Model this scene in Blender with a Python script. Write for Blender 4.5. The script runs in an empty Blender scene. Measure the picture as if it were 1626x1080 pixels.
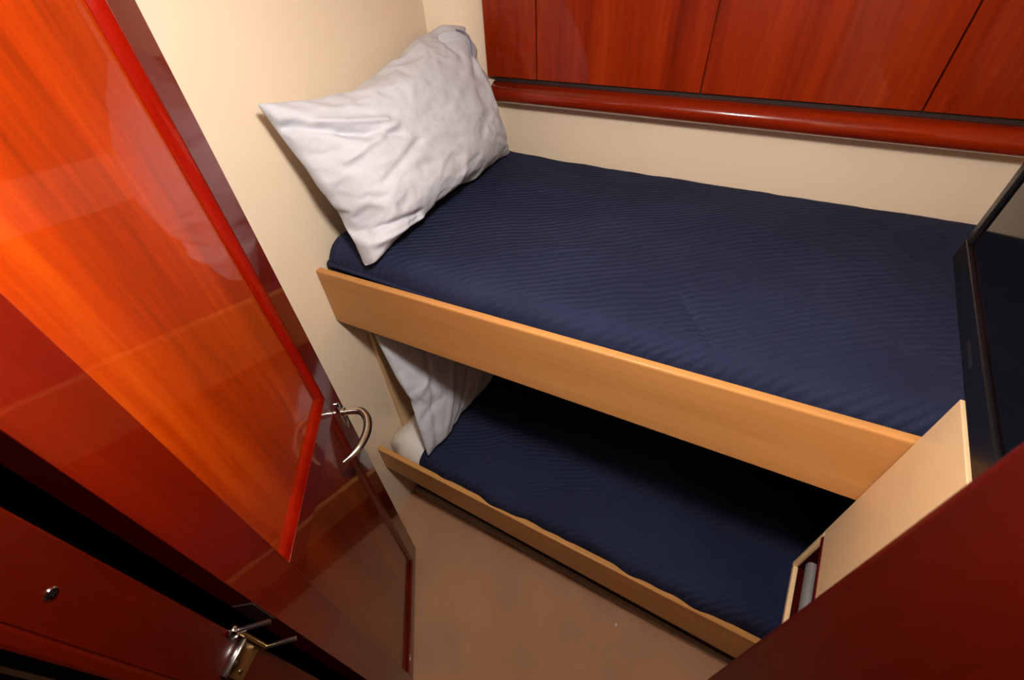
import bpy, bmesh, math
from mathutils import Vector, Matrix, noise

# ------------------------------------------------------------------ camera, light, exposure
scene = bpy.context.scene
COL = scene.collection
CAM_Z = 1.93
cam_data = bpy.data.cameras.new('camera')
cam_data.sensor_fit = 'HORIZONTAL'
cam_data.sensor_width = 36.0
cam_data.lens = 36.0 * 705.0 / 1626.0
cam_data.clip_start = 0.01
cam_data.dof.use_dof = True
cam_data.dof.focus_distance = 1.35
cam_data.dof.aperture_fstop = 9.0
cam = bpy.data.objects.new('camera', cam_data)
COL.objects.link(cam)
cam.matrix_world = Matrix((
    (0.88473, -0.28829, 0.36626, 0.0),
    (0.46319, 0.63153, -0.62179, 0.0),
    (-0.05204, 0.71976, 0.69227, CAM_Z),
    (0, 0, 0, 1)))
scene.camera = cam

world = bpy.data.worlds.new('world')
scene.world = world
world.use_nodes = True
world.node_tree.nodes['Background'].inputs[0].default_value = (0.02, 0.018, 0.016, 1)
world.node_tree.nodes['Background'].inputs[1].default_value = 1.0

vs = scene.view_settings
vs.view_transform = 'Standard'
vs.look = 'None'
vs.exposure = 0.0
vs.gamma = 1.0
vs.use_curve_mapping = False

LAMP_POS = (-0.13, 0.26, 2.13)
LAMP_STRENGTH = 375.0
LAMP_COLOR = (1.0, 0.965, 0.93)


# ------------------------------------------------------------------ materials
def srgb(r, g, b):
    def f(c):
        c /= 255.0
        return c / 12.92 if c <= 0.04045 else ((c + 0.055) / 1.055) ** 2.4
    return (f(r), f(g), f(b), 1.0)


def new_mat(name):
    m = bpy.data.materials.new(name)
    m.use_nodes = True
    nt = m.node_tree
    return m, nt, nt.nodes['Principled BSDF']


def ramp(nt, fac, stops):
    n = nt.nodes.new('ShaderNodeValToRGB')
    el = n.color_ramp.elements
    while len(el) < len(stops):
        el.new(0.5)
    for e, (p, c) in zip(el, stops):
        e.position = p
        e.color = c
    nt.links.new(fac, n.inputs[0])
    return n.outputs[0]


def coords(nt, scale=(1, 1, 1), rot=(0, 0, 0)):
    tc = nt.nodes.new('ShaderNodeTexCoord')
    mp = nt.nodes.new('ShaderNodeMapping')
    mp.inputs['Scale'].default_value = scale
    mp.inputs['Rotation'].default_value = rot
    nt.links.new(tc.outputs['Object'], mp.inputs[0])
    return mp.outputs[0]


def noise_tex(nt, vec, scale, detail=4, rough=0.55, dist=0.0):
    n = nt.nodes.new('ShaderNodeTexNoise')
    n.inputs['Scale'].default_value = scale
    n.inputs['Detail'].default_value = detail
    n.inputs['Roughness'].default_value = rough
    n.inputs['Distortion'].default_value = dist
    nt.links.new(vec, n.inputs['Vector'])
    return n.outputs['Fac']


def math_node(nt, op, a, b=None):
    n = nt.nodes.new('ShaderNodeMath')
    n.operation = op
    for i, v in enumerate((a, b)):
        if v is None:
            continue
        if isinstance(v, (int, float)):
            n.inputs[i].default_value = v
        else:
            nt.links.new(v, n.inputs[i])
    return n.outputs[0]


def bump(nt, bs, height, strength, dist):
    b = nt.nodes.new('ShaderNodeBump')
    b.inputs['Strength'].default_value = strength
    b.inputs['Distance'].default_value = dist
    nt.links.new(height, b.inputs['Height'])
    nt.links.new(b.outputs[0], bs.inputs['Normal'])
    return b


def wood(name, dark, mid, light, grain='z', rough=0.35, coat=1.0, coat_rough=0.03, scale=1.0, contrast=1.0):
    m, nt, bs = new_mat(name)
    st = {'x': (0.07, 1, 1), 'y': (1, 0.07, 1), 'z': (1, 1, 0.07)}[grain]
    v = coords(nt, st)
    broad = noise_tex(nt, v, 9 * scale, 3, 0.5, 0.6)
    fine = noise_tex(nt, v, 75 * scale, 5, 0.65, 0.2)
    mix = math_node(nt, 'ADD', math_node(nt, 'MULTIPLY', broad, 0.68), math_node(nt, 'MULTIPLY', fine, 0.32))
    h = 0.17 / contrast
    c = ramp(nt, mix, [(0.5 - h, dark), (0.5, mid), (0.5 + h, light)])
    nt.links.new(c, bs.inputs['Base Color'])
    bs.inputs['Roughness'].default_value = rough
    bs.inputs['Coat Weight'].default_value = coat
    bs.inputs['Coat Roughness'].default_value = coat_rough
    bs.inputs['Coat IOR'].default_value = 1.37
    bs.inputs['Specular IOR Level'].default_value = 0.12
    return m


def plain(name, col, rough=0.6, var=0.06, nscale=6.0, bump_scale=None, bump_s=0.15, bump_d=0.001, metal=0.0):
    m, nt, bs = new_mat(name)
    v = coords(nt)
    n = noise_tex(nt, v, nscale, 4)
    lo = tuple(c * (1 - var) for c in col[:3]) + (1,)
    hi = tuple(min(1, c * (1 + var)) for c in col[:3]) + (1,)
    nt.links.new(ramp(nt, n, [(0.3, lo), (0.7, hi)]), bs.inputs['Base Color'])
    bs.inputs['Roughness'].default_value = rough
    bs.inputs['Metallic'].default_value = metal
    if bump_scale:
        bump(nt, bs, noise_tex(nt, v, bump_scale, 4), bump_s, bump_d)
    return m


def rib_fabric(name, lo, hi):
    m, nt, bs = new_mat(name)
    v = coords(nt)
    vm = nt.nodes.new('ShaderNodeVectorMath')
    vm.operation = 'DOT_PRODUCT'
    nt.links.new(v, vm.inputs[0])
    vm.inputs[1].default_value = (-0.56, 0.83, 0.0)
    warp = noise_tex(nt, v, 2.2, 2)
    fine = noise_tex(nt, v, 38, 3)
    c = math_node(nt, 'ADD', vm.outputs['Value'], math_node(nt, 'MULTIPLY', warp, 0.11))
    c = math_node(nt, 'ADD', c, math_node(nt, 'MULTIPLY', fine, 0.006))
    s = math_node(nt, 'SINE', math_node(nt, 'MULTIPLY', c, 2 * math.pi / 0.0165))
    wv = noise_tex(nt, v, 420, 2)
    hgt = math_node(nt, 'ADD', math_node(nt, 'MULTIPLY', s, 0.5), math_node(nt, 'MULTIPLY', wv, 0.35))
    patch = noise_tex(nt, v, 3.5, 3)
    col = ramp(nt, math_node(nt, 'ADD', math_node(nt, 'MULTIPLY', patch, 0.75), math_node(nt, 'MULTIPLY', wv, 0.25)),
               [(0.3, lo), (0.7, hi)])
    nt.links.new(col, bs.inputs['Base Color'])
    bs.inputs['Roughness'].default_value = 0.9
    bs.inputs['Specular IOR Level'].default_value = 0.15
    bump(nt, bs, hgt, 0.9, 0.0022)
    return m


def cotton(name, col, wrinkle=0.5):
    m, nt, bs = new_mat(name)
    v = coords(nt)
    n = noise_tex(nt, v, 7, 4)
    w = noise_tex(nt, v, 380, 2)
    lo = tuple(c * 0.94 for c in col[:3]) + (1,)
    nt.links.new(ramp(nt, n, [(0.3, lo), (0.7, col)]), bs.inputs['Base Color'])
    bs.inputs['Roughness'].default_value = 0.9
    bs.inputs['Specular IOR Level'].default_value = 0.2
    bs.inputs['Sheen Weight'].default_value = 0.1
    cr = noise_tex(nt, v, 26, 4, 0.6, 1.2)
    h = math_node(nt, 'ADD', math_node(nt, 'MULTIPLY', cr, wrinkle), math_node(nt, 'MULTIPLY', w, 0.12))
    bump(nt, bs, h, 0.6, 0.004)
    return m


M = {}
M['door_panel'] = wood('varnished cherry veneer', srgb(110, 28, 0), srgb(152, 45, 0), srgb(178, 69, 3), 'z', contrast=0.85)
M['door_low'] = wood('shaded cherry veneer', srgb(78, 16, 0), srgb(104, 26, 0), srgb(126, 40, 2), 'z')  # same veneer as the upper panel, shade low on the door put into its colour
M['door_frame'] = wood('varnished mahogany frame', srgb(72, 7, 0), srgb(92, 12, 0), srgb(110, 20, 2), 'z', contrast=0.7)
M['door_rail'] = wood('varnished mahogany rail', srgb(72, 7, 0), srgb(92, 12, 0), srgb(110, 20, 2), 'x', contrast=0.7)
M['door_bead'] = wood('red mahogany bead', srgb(104, 8, 0), srgb(132, 13, 1), srgb(150, 22, 3), 'z', rough=0.3)
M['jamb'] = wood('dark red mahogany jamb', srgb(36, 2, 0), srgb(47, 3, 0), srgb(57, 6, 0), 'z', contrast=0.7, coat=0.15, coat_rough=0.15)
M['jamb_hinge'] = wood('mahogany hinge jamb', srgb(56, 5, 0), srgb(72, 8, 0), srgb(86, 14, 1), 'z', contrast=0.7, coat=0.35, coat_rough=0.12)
M['cabinet'] = wood('cabinet cherry veneer', srgb(94, 19, 0), srgb(126, 31, 1), srgb(148, 45, 4), 'z', coat=0.55, coat_rough=0.05)
M['rail'] = wood('turned mahogany rail', srgb(94, 18, 1), srgb(128, 30, 2), srgb(150, 44, 6), 'x', rough=0.25, coat_rough=0.1)
M['maple'] = wood('satin maple board', srgb(184, 126, 70), srgb(196, 138, 78), srgb(208, 150, 88), 'x', rough=0.4, coat=0.2, coat_rough=0.2, contrast=0.8)
M['vinyl'] = plain('cream vinyl wall', srgb(237, 214, 184), 0.5, 0.02, 5, 260, 0.12, 0.0006)
M['laminate'] = plain('pale wood laminate', srgb(222, 184, 138), 0.45, 0.04, 9, 200, 0.1, 0.0005)
M['carpet'] = plain('fawn carpet', srgb(190, 140, 104), 0.95, 0.12, 5, 600, 0.7, 0.003)
M['binding'] = plain('pale carpet binding', srgb(196, 176, 144), 0.9, 0.1, 30, 400, 0.5, 0.001)
M['ceiling'] = plain('white headliner', srgb(232, 222, 205), 0.7, 0.02, 5, 300, 0.1, 0.0005)
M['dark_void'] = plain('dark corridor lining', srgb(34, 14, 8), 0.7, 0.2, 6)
M['plinth'] = plain('dark plinth', srgb(60, 36, 22), 0.8, 0.1, 8)
M['navy'] = rib_fabric('navy ribbed cotton', srgb(29, 33, 55), srgb(40, 45, 69))
M['pillow'] = cotton('pale grey pillowcase', srgb(200, 199, 204))
M['white_cotton'] = cotton('white cotton sheet', srgb(240, 232, 224), 0.3)
M['piping'] = plain('slate blue piping', srgb(108, 116, 156), 0.9, 0.05)
M['steel'] = plain('brushed steel', srgb(205, 200, 192), 0.24, 0.03, 40, metal=1.0)
M['satin'] = plain('satin aluminium', srgb(215, 208, 206), 0.42, 0.03, 40, metal=0.8)
M['chrome'] = plain('polished chrome', srgb(222, 222, 222), 0.08, 0.02, 40, metal=1.0)
M['brass'] = plain('dull brass', srgb(168, 138, 84), 0.3, 0.08, 60, metal=1.0)
M['black_plastic'] = plain('black plastic bezel', srgb(14, 14, 16), 0.3, 0.1)
M['gap_shade'] = plain('matt black gap shade', srgb(5, 3, 3), 1.0, 0.1)  # black colour stands in for the shade inside the hinge gap
M['gap_shade'].node_tree.nodes['Principled BSDF'].inputs['Specular IOR Level'].default_value = 0.0
M['screen'] = plain('black glass screen', srgb(6, 6, 7), 0.06, 0.1)
M['mark'] = plain('grey bezel mark', srgb(30, 30, 32), 0.4, 0.05)
m, nt, bs = new_mat('lamp diffuser')
bs.inputs['Base Color'].default_value = (0.9, 0.9, 0.9, 1)
bs.inputs['Emission Color'].default_value = LAMP_COLOR + (1,)
bs.inputs['Emission Strength'].default_value = LAMP_STRENGTH
M['lamp'] = m


# ------------------------------------------------------------------ builders
def tag(o, label=None, cat=None, group=None, kind=None):
    if label:
        o['label'] = label
    if cat:
        o['category'] = cat
    if group:
        o['group'] = group
    if kind:
        o['kind'] = kind
    return o


def empty(name, loc=(0, 0, 0), rz=0.0):
    o = bpy.data.objects.new(name, None)
    o.empty_display_size = 0.05
    COL.objects.link(o)
    o.location = loc
    o.rotation_euler = (0, 0, rz)
    return o


def link(name, bm, mat, parent=None, smooth=False, angle=35, world_space=False, flat_big=False):
    me = bpy.data.meshes.new(name)
    bmesh.ops.recalc_face_normals(bm, faces=bm.faces)
    bm.to_mesh(me)
    bm.free()
    me.materials.append(M[mat])
    if smooth:
        for p in me.polygons:
            p.use_smooth = True
        try:
            me.set_sharp_from_angle(angle=math.radians(angle))
        except Exception:
            pass
        if flat_big:
            big = sorted((p.area for p in me.polygons), reverse=True)[min(5, len(me.polygons) - 1)]
            for p in me.polygons:
                p.use_smooth = p.area < big * 0.999
    o = bpy.data.objects.new(name, me)
    COL.objects.link(o)
    if parent is not None:
        o.parent = parent
        if world_space:
            mw = Matrix.Translation(parent.location) @ parent.rotation_euler.to_matrix().to_4x4()
            o.matrix_parent_inverse = mw.inverted()
    return o


def hexa(bm, pts):
    """eight points: bottom ring of four, then top ring of four"""
    v = [bm.verts.new(p) for p in pts]
    fs = [(3, 2, 1, 0), (4, 5, 6, 7), (0, 1, 5, 4), (1, 2, 6, 5), (2, 3, 7, 6), (3, 0, 4, 7)]
    return v, [bm.faces.new([v[i] for i in f]) for f in fs]


def add_box(bm, x0, x1, y0, y1, z0, z1):
    return hexa(bm, [(x0, y0, z0), (x1, y0, z0), (x1, y1, z0), (x0, y1, z0),
                     (x0, y0, z1), (x1, y0, z1), (x1, y1, z1), (x0, y1, z1)])


def bevel_all(bm, w, seg=2):
    bmesh.ops.bevel(bm, geom=list(bm.edges), offset=w, segments=seg, affect='EDGES', profile=0.5)


def box(name, x0, x1, y0, y1, z0, z1, mat, parent=None, bv=0.0, seg=2, ws=False):
    bm = bmesh.new()
    add_box(bm, x0, x1, y0, y1, z0, z1)
    if bv:
        bevel_all(bm, bv, seg)
    return link(name, bm, mat, parent, bool(bv), 60, ws, True)


def hexbox(name, pts, mat, parent=None, bv=0.0, seg=2, ws=False):
    bm = bmesh.new()
    hexa(bm, pts)
    if bv:
        bevel_all(bm, bv, seg)
    return link(name, bm, mat, parent, bool(bv), 60, ws, True)


def quad_mesh(name, faces, mat, parent=None, ws=False):
    bm = bmesh.new()
    for f in faces:
        bm.faces.new([bm.verts.new(p) for p in f])
    bmesh.ops.remove_doubles(bm, verts=bm.verts, dist=1e-5)
    return link(name, bm, mat, parent, world_space=ws)


def sweep(bm, path, radii, seg=14, cap=True):
    """tube along a polyline with one radius per point (or one radius)"""
    path = [Vector(p) for p in path]
    if not hasattr(radii, '__len__'):
        radii = [radii] * len(path)
    rings = []
    up = None
    for i, p in enumerate(path):
        t = (path[min(i + 1, len(path) - 1)] - path[max(i - 1, 0)]).normalized()
        if up is None:
            up = Vector((0, 0, 1)) if abs(t.z) < 0.9 else Vector((1, 0, 0))
        a = (up - t * up.dot(t)).normalized()
        up = a
        b = t.cross(a)
        rings.append([bm.verts.new(p + radii[i] * (math.cos(2 * math.pi * k / seg) * a + math.sin(2 * math.pi * k / seg) * b))
                      for k in range(seg)])
    for r0, r1 in zip(rings, rings[1:]):
        for k in range(seg):
            bm.faces.new((r0[k], r0[(k + 1) % seg], r1[(k + 1) % seg], r1[k]))
    if cap:
        bm.faces.new(rings[0][::-1])
        bm.faces.new(rings[-1])


def catmull(pts, n=8):
    pts = [Vector(p) for p in pts]
    P = [2 * pts[0] - pts[1]] + pts + [2 * pts[-1] - pts[-2]]
    out = []
    for i in range(1, len(P) - 2):
        for k in range(n):
            t = k / n
            out.append(0.5 * ((2 * P[i]) + (P[i + 1] - P[i - 1]) * t + (2 * P[i - 1] - 5 * P[i] + 4 * P[i + 1] - P[i + 2]) * t * t
                              + (3 * P[i] - P[i - 1] - 3 * P[i + 1] + P[i + 2]) * t ** 3))
    out.append(pts[-1])
    return out


def disc(bm, center, axis, r, h, seg=24, bev=0.0):
    """short cylinder with its base at center, growing along axis"""
    ax = Vector(axis).normalized()
    c = Vector(center)
    if bev:
        sweep(bm, [c, c + ax * (h - bev), c + ax * h], [r, r, r - bev], seg)
    else:
        sweep(bm, [c, c + ax * h], r, seg)


# ------------------------------------------------------------------ the setting
WX, WR, WB, ZC = -0.97, 0.95, 1.425, 2.13      # left wall, foot wall, hull side, headliner
FA = math.atan2(0.283, 0.959)                  # the doorway wall stands at this angle
RJ = (0.116, 0.162, 0.0)                       # inner corner of the right-hand jamb
F = Matrix.Translation(RJ) @ Matrix.Rotation(FA, 4, 'Z')


def fbox(name, w0, w1, n0, n1, z0, z1, mat, bv=0.0, seg=2, parent=None):
    bm = bmesh.new()
    add_box(bm, w0, w1, n0, n1, z0, z1)
    if bv:
        bevel_all(bm, bv, seg)
    bmesh.ops.transform(bm, matrix=F, verts=bm.verts)
    return link(name, bm, mat, parent, bool(bv), 60, flat_big=True)


def structure(o):
    o['kind'] = 'structure'
    return o


structure(box('floor', -1.6, 1.3, -1.6, 1.5, -0.05, 0.0, 'carpet'))
structure(box('ceiling', -1.6, 1.3, -1.6, 1.5, ZC, ZC + 0.05, 'ceiling'))
structure(box('wall_left', WX - 0.05, WX, -0.32, WB + 0.05, 0, ZC, 'vinyl'))
structure(box('wall_back', WX, WR + 0.05, WB, WB + 0.05, 0, ZC, 'vinyl'))
structure(box('wall_right', WR, WR + 0.05, 0.25, WB, 0, ZC, 'vinyl'))
# rounded corner filler between the left wall and the hull side
bm = bmesh.new()
prof = []
for k in range(13):
    t = k / 12
    x = WX + t * 0.158
    y = 1.283 + t * (WB - 1.283)
    bow = 0.018 * math.sin(math.pi * t)
    prof.append((x + bow * 0.69, y - bow * 0.72))
prof += [(WX, WB)]
lo = [bm.verts.new((x, y, 1.14)) for x, y in prof]
hi = [bm.verts.new((x, y, ZC)) for x, y in prof]
n = len(prof)
for k in range(n):
    bm.faces.new((lo[k], lo[(k + 1) % n], hi[(k + 1) % n], hi[k]))
bm.faces.new(hi)
bm.faces.new(lo[::-1])
structure(link('wall_corner', bm, 'vinyl', None, True, 30))

# doorway wall, jambs and the dark corridor behind the camera
structure(fbox('wall_front', 0.07, 0.95, -0.12, 0.0, 0, ZC, 'vinyl'))
structure(fbox('wall_door_side', -1.25, -0.76, -0.12, 0.0, 0, ZC, 'vinyl'))
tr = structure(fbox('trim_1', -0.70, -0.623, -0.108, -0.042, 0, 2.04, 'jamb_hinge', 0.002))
fbox('rebate', -0.76, -0.70, -0.1, 0.03, 0, 2.04, 'gap_shade', 0.002, parent=tr)  # block coloured black to paint the deep shade between door and jamb
fbox('edge_bead', -0.70, -0.618, -0.124, -0.108, 0, 2.04, 'jamb_hinge', 0.004, parent=tr)
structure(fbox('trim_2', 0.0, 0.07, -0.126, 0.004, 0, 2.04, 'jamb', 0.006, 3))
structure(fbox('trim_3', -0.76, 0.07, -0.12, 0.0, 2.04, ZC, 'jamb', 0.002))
structure(fbox('wall_corridor_far', -1.25, 0.95, -1.05, -1.0, 0, ZC, 'dark_void'))
structure(fbox('wall_corridor_left', -1.30, -1.25, -1.05, -0.0, 0, ZC, 'dark_void'))
structure(fbox('wall_corridor_right', 0.95, 1.0, -1.05, 0.0, 0, ZC, 'dark_void'))
structure(fbox('wall_corridor_near', -1.25, -0.705, -0.135, -0.122, 0, ZC, 'dark_void'))
# countersunk screw in the left jamb
sc_c = F @ Vector((-0.623, -0.079, 1.50))
sc_n = (F.to_3x3() @ Vector((1, 0, 0)))
scr = bmesh.new()
disc(scr, sc_c - sc_n * 0.001, sc_n, 0.0062, 0.003, 20, 0.0012)
so = link('screw', scr, 'chrome', tr, True)
sl = bmesh.new()
for a in (0.6, 0.6 + math.pi / 2):
    u = Vector((0, 0, 1)) * math.sin(a) + sc_n.cross(Vector((0, 0, 1))) * math.cos(a)
    w = sc_n.cross(u)
    p = sc_c + sc_n * 0.0021
    hexa(sl, [p - u * .0036 - w * .0007, p + u * .0036 - w * .0007, p + u * .0036 + w * .0007, p - u * .0036 + w * .0007,
              p - u * .0036 - w * .0007 + sc_n * .0003, p + u * .0036 - w * .0007 + sc_n * .0003,
              p + u * .0036 + w * .0007 + sc_n * .0003, p - u * .0036 + w * .0007 + sc_n * .0003])
link('slot', sl, 'black_plastic', so)
# batten on the left wall between the bunks
structure(box('trim_4', WX, WX + 0.02, 0.705, 0.775, 0.30, 1.10, 'laminate', bv=0.003))
# pale binding where carpet meets the plinth
structure(hexbox('trim_5', [(WX, .640, 0), (WR, .578, 0), (WR, .600, 0), (WX, .662, 0), (WX, .640, .008), (WR, .578, .008), (WR, .600, .008), (WX, .662, .008)], 'binding', bv=0.003))

# ------------------------------------------------------------------ ceiling lamp (just above the frame)
lamp = empty('ceiling_lamp', LAMP_POS)
tag(lamp, 'round white ceiling lamp in the middle of the cabin headliner', 'lamp')
bm = bmesh.new()
sweep(bm, [(0, 0, 0), (0, 0, -0.012), (0, 0, -0.018)], [0.085, 0.085, 0.078], 40)
link('lamp_base', bm, 'ceiling', lamp, True)
bm = bmesh.new()
pr = [(0.055, -0.018)] + [(0.055 * math.cos(a), -0.035 - 0.055 * math.sin(a)) for a in [math.pi / 2 * k / 10 for k in range(10)]]
sweep(bm, [(0, 0, z) for r, z in pr], [r for r, z in pr], 40)
link('diffuser', bm, 'lamp', lamp, True, 60)

# ------------------------------------------------------------------ cabin door, standing open at the left
DW, DT = 0.537, 0.036                          # latch edge at s = 0, hinge edge at s = DW, face at n = 0
door = empty('door_1', (-0.794, 0.423, 0.02), math.atan2(-0.814, 0.581))
structure(door)
DZ = 2.03
S0, S1 = 0.066, 0.447                          # inner edges of latch stile and hinge stile
ZR0, ZR1 = 1.045, 1.105                        # middle rail
ZB, ZT = 0.075, 1.965


def dbox(name, s0, s1, z0, z1, mat, n0=-DT, n1=0.0, bv=0.0012):
    return box(name, s0, s1, n0, n1, z0 - 0.02, z1 - 0.02, mat, door, bv)


dbox('latch_stile', 0, S0, 0.02, DZ, 'door_frame')
dbox('hinge_stile', S1, DW, 0.02, DZ, 'door_frame')
dbox('middle_rail', S0, S1, ZR0, ZR1, 'door_rail')
dbox('bottom_rail', S0, S1, 0.02, ZB, 'door_rail')
dbox('top_rail', S0, S1, ZT, DZ, 'door_rail')
RD = 0.014                                     # recess depth


def door_field(z0, z1, mat, BW, bead_mat):
    box('panel', S0, S1, -DT + 0.004, -RD, z0 - 0.02, z1 - 0.02, mat, door)
    a = [(S0, z0), (S1, z0), (S1, z1), (S0, z1)]
    b = [(S0 + BW, z0 + BW * 1.25), (S1 - 0.004, z0 + BW * 1.25), (S1 - 0.004, z1 - 0.004), (S0 + BW, z1 - 0.004)]
    for k in range(4):
        k2 = (k + 1) % 4
        nb = 4
        bm = bmesh.new()
        rows = []
        for i in range(nb + 1):
            t = i / nb
            dpt = -0.0015 - (RD - 0.003) * t - 0.0022 * math.sin(math.pi * t) * -1
            rows.append([bm.verts.new((a[j][0] + (b[j][0] - a[j][0]) * t, dpt, a[j][1] + (b[j][1] - a[j][1]) * t - 0.02)) for j in (k, k2)])
        rows.append([bm.verts.new((b[j][0], -RD - 0.001, b[j][1] - 0.02)) for j in (k, k2)])
        rows.append([bm.verts.new((a[j][0], -RD - 0.001, a[j][1] - 0.02)) for j in (k, k2)])
        for r0, r1 in zip(rows, rows[1:] + rows[:1]):
            bm.faces.new((r0[0], r0[1], r1[1], r1[0]))
        bm.faces.new([r[0] for r in rows])
        bm.faces.new([r[1] for r in rows][::-1])
        link('bead', bm, bead_mat, door, True, 40)


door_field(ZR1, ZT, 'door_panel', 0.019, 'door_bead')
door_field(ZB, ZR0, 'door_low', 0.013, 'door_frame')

# lever handle: oval plate, rose, curved lever
hd = empty('handle')
hd.parent = door
hd.location = (0, 0, -0.02)
bm = bmesh.new()
ov = []
for n_ in (0.0, 0.004, 0.006):
    sc = 1.0 if n_ < 0.005 else 0.86
    ov.append([bm.verts.new((0.031 + 0.0145 * sc * math.cos(a), n_, 0.992 + 0.052 * sc * math.sin(a)))
               for a in [2 * math.pi * k / 32 for k in range(32)]])
for r0, r1 in zip(ov, ov[1:]):
    for k in range(32):
        bm.faces.new((r0[k], r0[(k + 1) % 32], r1[(k + 1) % 32], r1[k]))
bm.faces.new(ov[-1])
bm.faces.new(ov[0][::-1])
link('back_plate', bm, 'chrome', hd, True)
bm = bmesh.new()
disc(bm, (0.031, 0.004, 1.004), (0, 1, 0), 0.0125, 0.012, 24, 0.003)
link('rose', bm, 'chrome', hd, True)
bm = bmesh.new()
path = catmull([(0.031, 0.012, 1.004), (0.030, 0.034, 1.003), (0.036, 0.056, 1.002), (0.062, 0.073, 1.0), (0.100, 0.0755, 0.998),
                (0.138, 0.063, 0.997), (0.165, 0.043, 0.997), (0.181, 0.026, 0.997)], 8)
N = len(path)
sweep(bm, path, [0.0085 + 0.0025 * math.sin(math.pi * min(1, i / (N * 0.9))) - 0.004 * max(0, (i / (N - 1) - 0.75) / 0.25) for i in range(N)], 16)
link('lever', bm, 'steel', hd, True, 50)

# hinge between door edge and jamb
hg = empty('hinge')
hg.parent = door
hg.matrix_parent_inverse = (Matrix.Translation(door.location) @ door.rotation_euler.to_matrix().to_4x4()).inverted()


def hbm(name, pts, mat, bv=0.0006):
    bm = bmesh.new()
    hexa(bm, pts)
    bevel_all(bm, bv, 1)
    return link(name, bm, mat, hg, True, 60)


def fp(w, n, z):
    return F @ Vector((w, n, z))


def fhex(name, w0, w1, n0, n1, z0, z1, mat):
    return hbm(name, [fp(w0, n0, z0), fp(w1, n0, z0), fp(w1, n1, z0), fp(w0, n1, z0),
                      fp(w0, n0, z1), fp(w1, n0, z1), fp(w1, n1, z1), fp(w0, n1, z1)], mat)


fhex('jamb_leaf', -0.6235, -0.619, -0.088, -0.043, 1.122, 1.178, 'brass')
fhex('leaf_lip', -0.6235, -0.612, -0.090, -0.043, 1.178, 1.1815, 'steel')
for zz in (1.112, 1.208):
    bm = bmesh.new()
    sweep(bm, [fp(-0.621, -0.042, zz), fp(-0.600, -0.032, zz), fp(-0.574, -0.020, zz)], 0.0034, 10)
    link('link_arm', bm, 'steel', hg, True, 50)
bm = bmesh.new()
sweep(bm, [fp(-0.617, -0.039, 1.108), fp(-0.617, -0.039, 1.212)], 0.0036, 14)
link('pin', bm, 'brass', hg, True, 50)
bm = bmesh.new()
sweep(bm, [fp(-0.619, -0.042, 1.202), fp(-0.619, -0.042, 1.205), fp(-0.619, -0.042, 1.216), fp(-0.619, -0.042, 1.219)], [0.004, 0.0078, 0.0078, 0.004], 16)
link('pin_cap', bm, 'chrome', hg, True, 60)
for nn, zz in ((-0.072, 1.165), (-0.078, 1.140)):
    bm = bmesh.new()
    disc(bm, fp(-0.6195, nn, zz), F.to_3x3() @ Vector((1, 0, 0)), 0.0042, 0.002, 14, 0.001)
    link('screw', bm, 'chrome', hg, True)
box('door_leaf', 0.534, 0.5382, -0.033, -0.003, 1.09, 1.17, 'plinth', door)

# ------------------------------------------------------------------ overhead cabinet along the hull side
cab = empty('overhead_cabinet', (0.0, 1.39, 1.56))
tag(cab, 'glossy cherry overhead cabinet running above the upper bunk', 'cabinet')
CY = 1.36
box('carcass', -0.822, WR, CY + 0.016, WB, 1.566, ZC, 'cabinet', cab, ws=True)
seams = [-0.822, -0.6495, -0.1765, 0.2995, 0.776, WR]
for x0, x1 in zip(seams, seams[1:]):
    box('door_panel', x0 + 0.0016, x1 - 0.0016, CY, CY + 0.018, 1.564, ZC - 0.002, 'cabinet', cab, 0.0012, 1, ws=True)
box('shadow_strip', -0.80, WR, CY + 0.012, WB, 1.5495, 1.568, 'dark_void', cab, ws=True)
rail = bmesh.new()
pr = []
for k in range(15):
    a = -math.pi / 2 + math.pi * k / 14
    pr.append((1.37 - 0.036 * math.cos(a), 1.5195 + 0.0295 * math.sin(a)))
pr += [(WB, 1.549), (WB, 1.490)]
L = [[rail.verts.new((x, y + (0.01 if x < -0.80 else 0), z)) for y, z in pr] for x in (-0.806, -0.798, WR)]
n = len(pr)
for r0, r1 in zip(L, L[1:]):
    for k in range(n):
        rail.faces.new((r0[k], r0[(k + 1) % n], r1[(k + 1) % n], r1[k]))
rail.faces.new(L[0][::-1])
rail.faces.new(L[-1])
tag(link('fiddle_rail', rail, 'rail', None, True, 40), 'long rounded mahogany rail fixed under the overhead cabinet', 'rail')

# ------------------------------------------------------------------ bunks
ub = empty('bunk_bed', (-0.3, 0.63, 1.08))
tag(ub, 'upper bunk with a tall pale maple front board', 'bunk bed', 'bunk beds')
hexbox('front_board', [(WX + .002, .620, 1.077), (.400, .620, 1.110), (.400, .640, 1.110), (WX + .002, .640, 1.077),
                       (WX + .002, .620, 1.261), (.400, .620, 1.3045), (.400, .640, 1.3045), (WX + .002, .640, 1.261)],
       'maple', ub, 0.005, 3, ws=True)
box('platform', WX + .002, WR - .002, 0.641, WB - .002, 1.112, 1.135, 'plinth', ub, ws=True)

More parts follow.
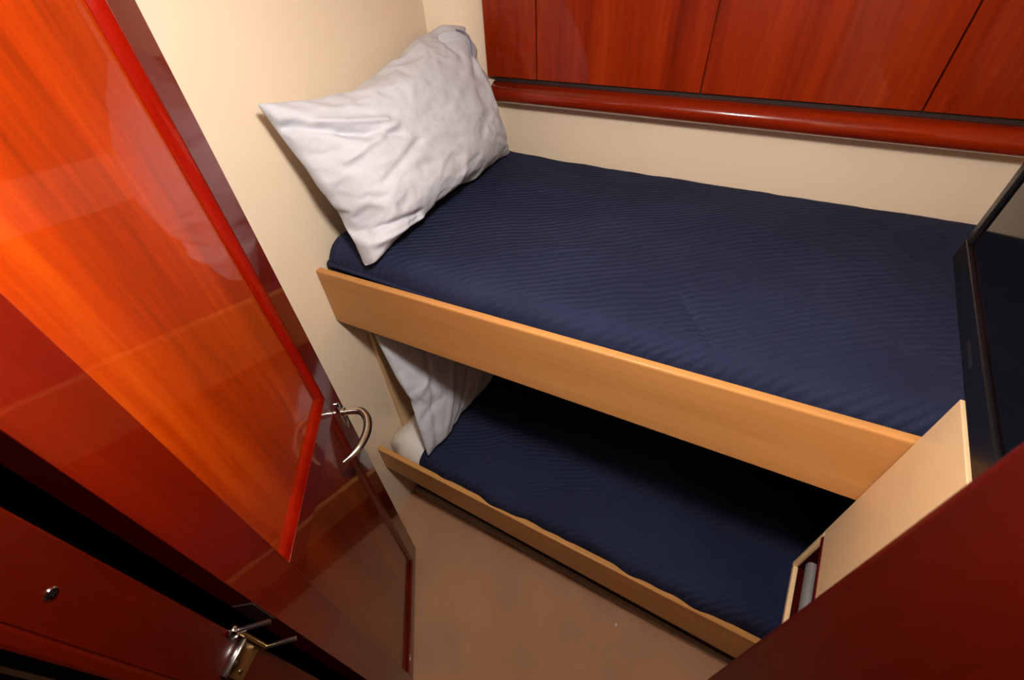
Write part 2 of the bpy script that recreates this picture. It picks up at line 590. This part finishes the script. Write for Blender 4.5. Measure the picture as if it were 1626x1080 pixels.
lb = empty('bunk_bed', (-0.3, 0.57, 0.24))
tag(lb, 'lower bunk with a low maple front board near the carpet', 'bunk bed', 'bunk beds')
hexbox('front_board', [(WX + .002, .560, .334), (.60, .560, .190), (.60, .580, .190), (WX + .002, .580, .334),
                       (WX + .002, .560, .466), (.60, .560, .392), (.60, .580, .392), (WX + .002, .580, .466)],
       'maple', lb, 0.004, 3, ws=True)
hexbox('platform', [(WX + .002, .581, .300), (WR - .002, .581, .200), (WR - .002, WB - .002, .200), (WX + .002, WB - .002, .300),
                    (WX + .002, .581, .325), (WR - .002, .581, .225), (WR - .002, WB - .002, .225), (WX + .002, WB - .002, .325)], 'plinth', lb, ws=True)
hexbox('plinth_board', [(WX + .002, .664, 0), (WR - .002, .602, 0), (WR - .002, .62, 0), (WX + .002, .682, 0), (WX + .002, .664, .21), (WR - .002, .602, .21), (WR - .002, .62, .21), (WX + .002, .682, .21)], 'plinth', lb, ws=True)


def fbm(x, y, z, o=4):
    return noise.fractal(Vector((x, y, z)), 1.0, 2.0, o)


def crease(x, y, a, b, w, h):
    """soft ridge along the segment a-b"""
    ax, ay = a
    bx, by = b
    dx, dy = bx - ax, by - ay
    L2 = dx * dx + dy * dy
    t = ((x - ax) * dx + (y - ay) * dy) / L2
    tt = min(1, max(0, t))
    d2 = (x - ax - tt * dx) ** 2 + (y - ay - tt * dy) ** 2
    return h * math.exp(-d2 / (w * w))


def bedspread(name, x0, x1, y0, y1, zf, skirt_f, drop, nx, ny, back_drop=0.02, edge=0.05, wave=lambda x: 0.0):
    """draped cover: a soft height field whose edges roll down into skirts"""
    bm = bmesh.new()
    V = []
    for j in range(ny + 1):
        row = []
        for i in range(nx + 1):
            u, v = i / nx, j / ny
            x = x0 + (x1 - x0) * u
            y = y0 + (y1 - y0) * v
            z = zf(x, y)
            def roll(d, r):
                if d >= r:
                    return 0.0
                q = 1 - d / r
                return 1 - math.sqrt(max(0.0, 1 - q * q))
            z -= drop(x) * roll(y - y0, edge)
            z -= back_drop * roll(y1 - y, 0.035)
            z -= 0.05 * roll(x - x0, 0.045)
            y -= wave(x) * max(0.0, 1 - v * 14) ** 2
            row.append(bm.verts.new((x, y, z)))
        V.append(row)
    for j in range(ny):
        for i in range(nx):
            bm.faces.new((V[j][i], V[j][i + 1], V[j + 1][i + 1], V[j + 1][i]))
    loop = [V[0][i] for i in range(nx + 1)] + [V[j][nx] for j in range(1, ny + 1)] + \
           [V[ny][i] for i in range(nx - 1, -1, -1)] + [V[j][0] for j in range(ny - 1, 0, -1)]
    low = [bm.verts.new((p.co.x, p.co.y, skirt_f(p.co.x))) for p in loop]
    n = len(loop)
    for k in range(n):
        bm.faces.new((loop[k], low[k], low[(k + 1) % n], loop[(k + 1) % n]))
    return link(name, bm, 'navy', None, True, 75)


def z_up(x, y):
    t = (x - WX) / (WR - WX)
    z = 1.318 - 0.006 * t + 0.012 * max(0, 1 - t * 5)
    z += 0.006 * fbm(x * 2.3, y * 2.6, 0.3) + 0.0022 * fbm(x * 9, y * 9, 4.1)
    z += crease(x, y, (-.50, .83), (-.30, .93), .012, .004)
    z += crease(x, y, (-.06, .83), (.06, .66), .008, -.005)
    z += crease(x, y, (-.55, 1.0), (-.1, 1.12), .05, .004)
    return z


sp = bedspread('bedspread', WX + .008, WR - .01, 0.654, WB - .012, z_up, lambda x: 1.137,
               lambda x: 0.055 + 0.03 * max(0, 1 - (x - WX) / 0.25), 300, 130, 0.012, 0.06)
tag(sp, 'navy ribbed bedspread covering the upper bunk mattress', 'bedspread', 'navy bedspreads')

# piped hem of the upper bedspread at its front left corner
bm = bmesh.new()
sweep(bm, catmull([(-.955, .70, 1.262), (-.957, .668, 1.262), (-.945, .656, 1.263), (-.91, .653, 1.266), (-.80, .654, 1.262), (-.6, .658, 1.255)], 6), 0.0065, 10)
link('hem', bm, 'navy', sp, True, 60)


def z_low(x, y):
    t = (x - WX) / (WR - WX)
    z = 0.512 - 0.05 * t
    z += 0.006 * fbm(x * 2.5, y * 2.2, 7.3) + 0.002 * fbm(x * 9, y * 9, 2.1)
    return z


mat_low = bmesh.new()
add_box(mat_low, WX + .008, WR - .01, 0.588, WB - .012, 0.328, 0.497)
bmesh.ops.subdivide_edges(mat_low, edges=mat_low.edges, cuts=24, use_grid_fill=True)
for v in mat_low.verts:
    t = (v.co.x - WX) / (WR - WX)
    top = max(0, (v.co.z - 0.33) / 0.16)
    dx = min(1, max(0, (v.co.x - WX - .008) / .06))
    dy = min(1, max(0, (v.co.y - .588) / .07))
    rx = math.sqrt(max(0, 1 - (1 - dx) ** 2))
    ry = math.sqrt(max(0, 1 - (1 - dy) ** 2))
    z = v.co.z - 0.05 * t * top
    z -= top * 0.05 * (1 - rx) + top * 0.07 * (1 - ry)
    under = min(1.0, max(0.0, (v.co.x + 0.80) / 0.05))
    z += top * (0.018 * fbm(v.co.x * 12, v.co.y * 12, 3.3) * (1 - under) - 0.035 * under)
    v.co.z = z if v.co.z > 0.332 else v.co.z - 0.0
    if v.co.y < .62 and v.co.x < -.92:
        v.co.y += 0.03 * (1 - dx)
tag(link('mattress', mat_low, 'white_cotton', None, True, 70), 'white sheeted mattress end showing at the head of the lower bunk', 'mattress')

sp2 = bedspread('bedspread', -.795, WR - .012, 0.583, WB - .014, z_low, lambda x: 0.40 - 0.06 * (x - WX) / 1.9,
                lambda x: 0.036, 260, 120, 0.02, 0.055,
                wave=lambda x: 0.007 + 0.005 * math.sin(x * 11) + 0.004 * math.sin(x * 27 + 1) + 0.002 * math.sin(x * 63))
tag(sp2, 'shadowed navy ribbed bedspread on the lower bunk', 'bedspread', 'navy bedspreads')


# ------------------------------------------------------------------ pillows
def inflate(W, H, n, m, pressure, frames, seed, slack=-0.08):
    """sew two sheets of slightly puckered cloth and blow them up; returns vertices and faces"""
    bm = bmesh.new()
    T, B = {}, {}
    for j in range(m + 1):
        for i in range(n + 1):
            x, y = -W / 2 + W * i / n, -H / 2 + H * j / m
            rim = i in (0, n) or j in (0, m)
            p = Vector((x * 5.5 + 0.9 * y, y * 8, seed))
            ridge = 1 - abs(noise.noise(p * 1.25 + Vector((3, 1, 7)))) * 2
            z = 0.012 + 0.016 * noise.fractal(p, 1.0, 2.0, 4) + 0.006 * ridge
            T[i, j] = bm.verts.new((x, y, 0 if rim else z))
            B[i, j] = T[i, j] if rim else bm.verts.new((x, y, -0.012))
    for j in range(m):
        for i in range(n):
            bm.faces.new((T[i, j], T[i + 1, j], T[i + 1, j + 1], T[i, j + 1]))
            bm.faces.new((B[i, j], B[i, j + 1], B[i + 1, j + 1], B[i + 1, j]))
    bm.normal_update()
    me = bpy.data.meshes.new('cloth_work')
    bm.to_mesh(me)
    bm.free()
    o = bpy.data.objects.new('cloth_work', me)
    COL.objects.link(o)
    md = o.modifiers.new('cloth', 'CLOTH')
    st = md.settings
    st.quality = 6
    st.mass = 0.2
    st.tension_stiffness = 25
    st.compression_stiffness = 12
    st.shear_stiffness = 8
    st.bending_stiffness = 0.05
    st.use_pressure = True
    st.uniform_pressure_force = pressure
    st.shrink_min = slack
    st.effector_weights.gravity = 0
    st.air_damping = 2
    md.collision_settings.use_collision = False
    md.point_cache.frame_start = 1
    md.point_cache.frame_end = frames
    for f in range(1, frames + 1):
        scene.frame_set(f)
    ev = o.evaluated_get(bpy.context.evaluated_depsgraph_get()).to_mesh()
    co = [v.co.copy() for v in ev.vertices]
    fs = [tuple(p.vertices) for p in ev.polygons]
    bpy.data.objects.remove(o)
    bpy.data.meshes.remove(me)
    scene.frame_set(1)
    return co, fs


def smooth01(a, b, x):
    t = min(1.0, max(0.0, (x - a) / (b - a)))
    return t * t * (3 - 2 * t)


def pillow(BL, BR, TL, TR, depth, data, W, H, shape=None, creases=(), sag=0.0):
    """lay an inflated pillow between four corners; its front faces the bunk, its back is pressed flat"""
    BL, BR, TL, TR = map(Vector, (BL, BR, TL, TR))
    nrm = (BR - BL).cross(TL - BL).normalized()
    co, fs = data
    hx = max(abs(c.x) for c in co)
    hy = max(abs(c.y) for c in co)
    hz = max(c.z for c in co)
    bm = bmesh.new()
    vs_ = []
    for c in co:
        u, v = 0.5 + 0.5 * c.x / hx, 0.5 + 0.5 * c.y / hy
        d = c.z / hz * depth
        if d < 0:
            d *= 0.35
        else:
            d *= 1 + sag * (0.5 - v)
            for (ca, cb, w, h) in creases:
                d += min(1, d / 0.02) * crease(u, v, ca, cb, w, h)
        if shape:
            u, v, d = shape(u, v, d)
        p = (BL * (1 - u) + BR * u) * (1 - v) + (TL * (1 - u) + TR * u) * v
        vs_.append(bm.verts.new(p + nrm * d))
    for f in fs:
        bm.faces.new([vs_[k] for k in f])
    return bm


pu = empty('pillow', (-.80, .99, 1.32))
tag(pu, 'plump pale grey pillow leaning on the cream wall of the upper bunk', 'pillow', 'pillows')
cr_up = [((.04, .86), (.20, .66), .016, -.020), ((.10, .84), (.28, .70), .014, .016), ((.14, .74), (.30, .60), .014, -.012),
         ((.03, .22), (.24, .15), .014, -.022), ((.05, .13), (.26, .09), .014, .016), ((.12, .06), (.36, .08), .011, -.016), ((.16, .42), (.36, .52), .02, -.010), ((.10, .60), (.30, .66), .018, .012),
         ((.97, .10), (.80, .26), .018, -.009), ((.94, .90), (.82, .66), .020, -.010), ((.88, .80), (.86, .44), .016, .007)]


def shape_up(u, v, d):
    # the head end is squashed by the corner, the lower corner is tucked under, the upper edge humps
    v2 = v + 0.07 * smooth01(0.35, 0.75, u) * smooth01(0.4, 1.0, v) * (1 - smooth01(0.85, 1.0, u))
    v2 -= 0.05 * (1 - smooth01(0.0, 0.30, abs(u - 0.22))) * smooth01(0.6, 1.0, v)
    v2 = max(v2, 0.004 + 0.0 * u)
    u2 = u + 0.05 * (1 - smooth01(0, 0.5, v)) * smooth01(0.5, 0.0, u) * 0.4
    return u2, v2, d


data_up = inflate(0.72, 0.50, 84, 58, 1.7, 30, 2.3)
bm = pillow((-.785, .618, 1.306), (-.775, 1.365, 1.320), (-.912, .606, 1.688), (-.872, 1.325, 1.700), 0.125, data_up, .72, .5,
            shape_up, cr_up, 0.25)
case = link('case', bm, 'pillow', pu, True, 180, True)
case.modifiers.new('smooth', 'SUBSURF').render_levels = 1


def cloth_strip(name, rows, mat, parent, thick=0.003):
    """thin cloth flap from rows of points, with thickness"""
    bm = bmesh.new()
    V = [[bm.verts.new(p) for p in r] for r in rows]
    for j in range(len(V) - 1):
        for i in range(len(V[0]) - 1):
            bm.faces.new((V[j][i], V[j][i + 1], V[j + 1][i + 1], V[j + 1][i]))
    bmesh.ops.recalc_face_normals(bm, faces=bm.faces)
    bmesh.ops.solidify(bm, geom=bm.faces[:], thickness=thick)
    return link(name, bm, mat, parent, True, 60, True)


flap = [[(-.842, 1.141, 1.706), (-.824, 1.170, 1.713), (-.812, 1.195, 1.714), (-.822, 1.247, 1.704)],
        [(-.834, 1.154, 1.690), (-.816, 1.197, 1.697), (-.804, 1.236, 1.696), (-.814, 1.281, 1.676)],
        [(-.830, 1.166, 1.667), (-.806, 1.204, 1.673), (-.800, 1.244, 1.672), (-.810, 1.310, 1.643)],
        [(-.832, 1.187, 1.639), (-.814, 1.213, 1.644), (-.796, 1.239, 1.639), (-.812, 1.292, 1.625)],
        [(-.838, 1.209, 1.612), (-.820, 1.222, 1.617), (-.808, 1.231, 1.619), (-.818, 1.270, 1.610)]]
fl = cloth_strip('hem_flap', flap, 'pillow', pu, 0.004)
fl.modifiers.new('smooth', 'SUBSURF').render_levels = 1
for col_ in (2,):
    bm = bmesh.new()
    sweep(bm, catmull([Vector(r_[col_]) + Vector((0.0045, -0.001, 0)) for r_ in flap[:4]], 5), 0.0015, 8)
    link('piping', bm, 'piping', pu, True, 60, True)
inner = []
for x, y, z in [(-.806, 1.222, 1.616), (-.800, 1.227, 1.590), (-.794, 1.237, 1.554), (-.790, 1.246, 1.519), (-.784, 1.278, 1.465), (-.778, 1.328, 1.400),
                (-.772, 1.362, 1.356), (-.766, 1.364, 1.334)]:
    inner.append([(x - 0.026, y - 0.03, z), (x - .002, y - .004, z), (x - .004, y + .012, z - .003), (x - .016, y + .020, z - .006)])
fl = cloth_strip('inner_case', inner, 'white_cotton', pu, 0.004)
fl.modifiers.new('smooth', 'SUBSURF').render_levels = 2

# ------------------------------------------------------------------ lower pillow
pl = empty('pillow', (-.80, .95, .52))
tag(pl, 'flat pale grey pillow propped at the head of the lower bunk', 'pillow', 'pillows')
cr_lo = [((.06, .02), (.24, .95), .014, -.010), ((.12, .05), (.45, .85), .016, .010), ((.20, .03), (.60, .70), .014, -.010),
         ((.30, .04), (.75, .55), .016, .008), ((.08, .50), (.20, .60), .02, .008), ((.05, .30), (.18, .36), .02, -.006)]
data_lo = inflate(0.70, 0.52, 64, 48, 1.2, 26, 9.1, -0.05)
bm = pillow((-.735, .588, .526), (-.672, 1.300, .530), (-.868, .650, 1.035), (-.86, 1.320, 1.035), 0.06, data_lo, .7, .52, None, cr_lo)
case = link('case', bm, 'pillow', pl, True, 180, True)
case.modifiers.new('smooth', 'SUBSURF').render_levels = 1

# ------------------------------------------------------------------ locker at the foot of the bunks
lk = empty('locker', (0.348, 0.619, 0.81), -0.0881)
tag(lk, 'pale wood locker panel at the bunk foot with a recessed grab bar', 'locker')
Y0 = -0.375
box('side_panel', 0.0, 0.018, Y0, 0.0, 0.172, 0.603, 'laminate', lk, 0.0015)
box('body', 0.045, 0.50, -0.16, -0.002, 0.002, 0.60, 'laminate', lk)
box('recess_rim', 0.0, 0.010, -0.013, 0.0, 0.0, 0.171, 'laminate', lk, 0.003)
box('recess_rim', 0.0, 0.010, Y0, -0.0135, 0.0, 0.014, 'laminate', lk, 0.003)
box('recess_lining', 0.0105, 0.05, -0.0135, -0.001, 0.001, 0.171, 'jamb', lk)
box('recess_lining', 0.0105, 0.05, Y0, -0.014, 0.001, 0.0135, 'jamb', lk)
box('recess_back', 0.042, 0.046, Y0, -0.0145, 0.014, 0.171, 'jamb', lk)
box('recess_lip', -0.001, 0.042, Y0, -0.0145, 0.160, 0.1715, 'door_frame', lk)
bm = bmesh.new()
sweep(bm, [(0.014, Y0 + 0.01, 0.088), (0.014, -0.042, 0.088), (0.014, -0.036, 0.088)], [0.0125, 0.0125, 0.009], 18)
link('grab_bar', bm, 'satin', lk, True, 50)
bm = bmesh.new()
sweep(bm, [(0.014, -0.06, 0.088), (0.043, -0.06, 0.088)], 0.006, 12)
link('bar_bracket', bm, 'steel', lk, True, 50)

# ------------------------------------------------------------------ television over the foot of the upper bunk
tv = empty('television', (0.38, 0.994, 1.421), -0.0881)
tag(tv, 'black flat television mounted above the foot of the upper bunk', 'television')
TW, TH, TT, BZ = 0.62, 0.37, 0.05, 0.028
bm = bmesh.new()
add_box(bm, 0.004, TT, -TW, 0, 0, TH)
bevel_all(bm, 0.008, 3)
link('housing', bm, 'black_plastic', tv, True, 50)
for nm, y0, y1, z0, z1 in (('bezel', -TW + .004, -.004, .004, .046), ('bezel', -TW + .004, -.004, TH - BZ, TH - .004),
                           ('bezel', -BZ, -.004, .046, TH - BZ), ('bezel', -TW + .004, -TW + BZ, .046, TH - BZ)):
    box(nm, -0.002, 0.010, y0, y1, z0, z1, 'black_plastic', tv, 0.0025)
box('screen', 0.0035, 0.0075, -TW + BZ, -BZ, .046, TH - BZ, 'screen', tv)
box('maker_mark', -0.0026, -0.0015, -.345, -.285, .020, .027, 'mark', tv)
box('stand_post', 0.018, 0.04, -.52, -.44, -0.009, 0.012, 'black_plastic', tv)

# ------------------------------------------------------------------ a crumb on the carpet
bm = bmesh.new()
bmesh.ops.create_icosphere(bm, subdivisions=2, radius=0.005)
for v in bm.verts:
    v.co = Vector((v.co.x * 0.7, v.co.y * 1.2, v.co.z * 0.6)) * (1 + 0.25 * noise.noise(v.co * 300))
cr = link('crumb', bm, 'white_cotton', None, True, 60)
cr.location = (0.043, 0.537, 0.003)
tag(cr, 'tiny white crumb lying on the carpet beside the lower bunk', 'crumb')

bm = bmesh.new()
bmesh.ops.create_icosphere(bm, subdivisions=2, radius=0.004)
for v in bm.verts:
    v.co = Vector((v.co.x, v.co.y, v.co.z * 0.5)) * (1 + 0.3 * noise.noise(v.co * 400))
sk = link('lint_speck', bm, 'black_plastic', None, True, 60)
sk.location = (-0.452, 0.825, z_up(-0.452, 0.825) + 0.0015)
tag(sk, 'tiny dark speck of lint lying on the upper navy bedspread', 'lint')
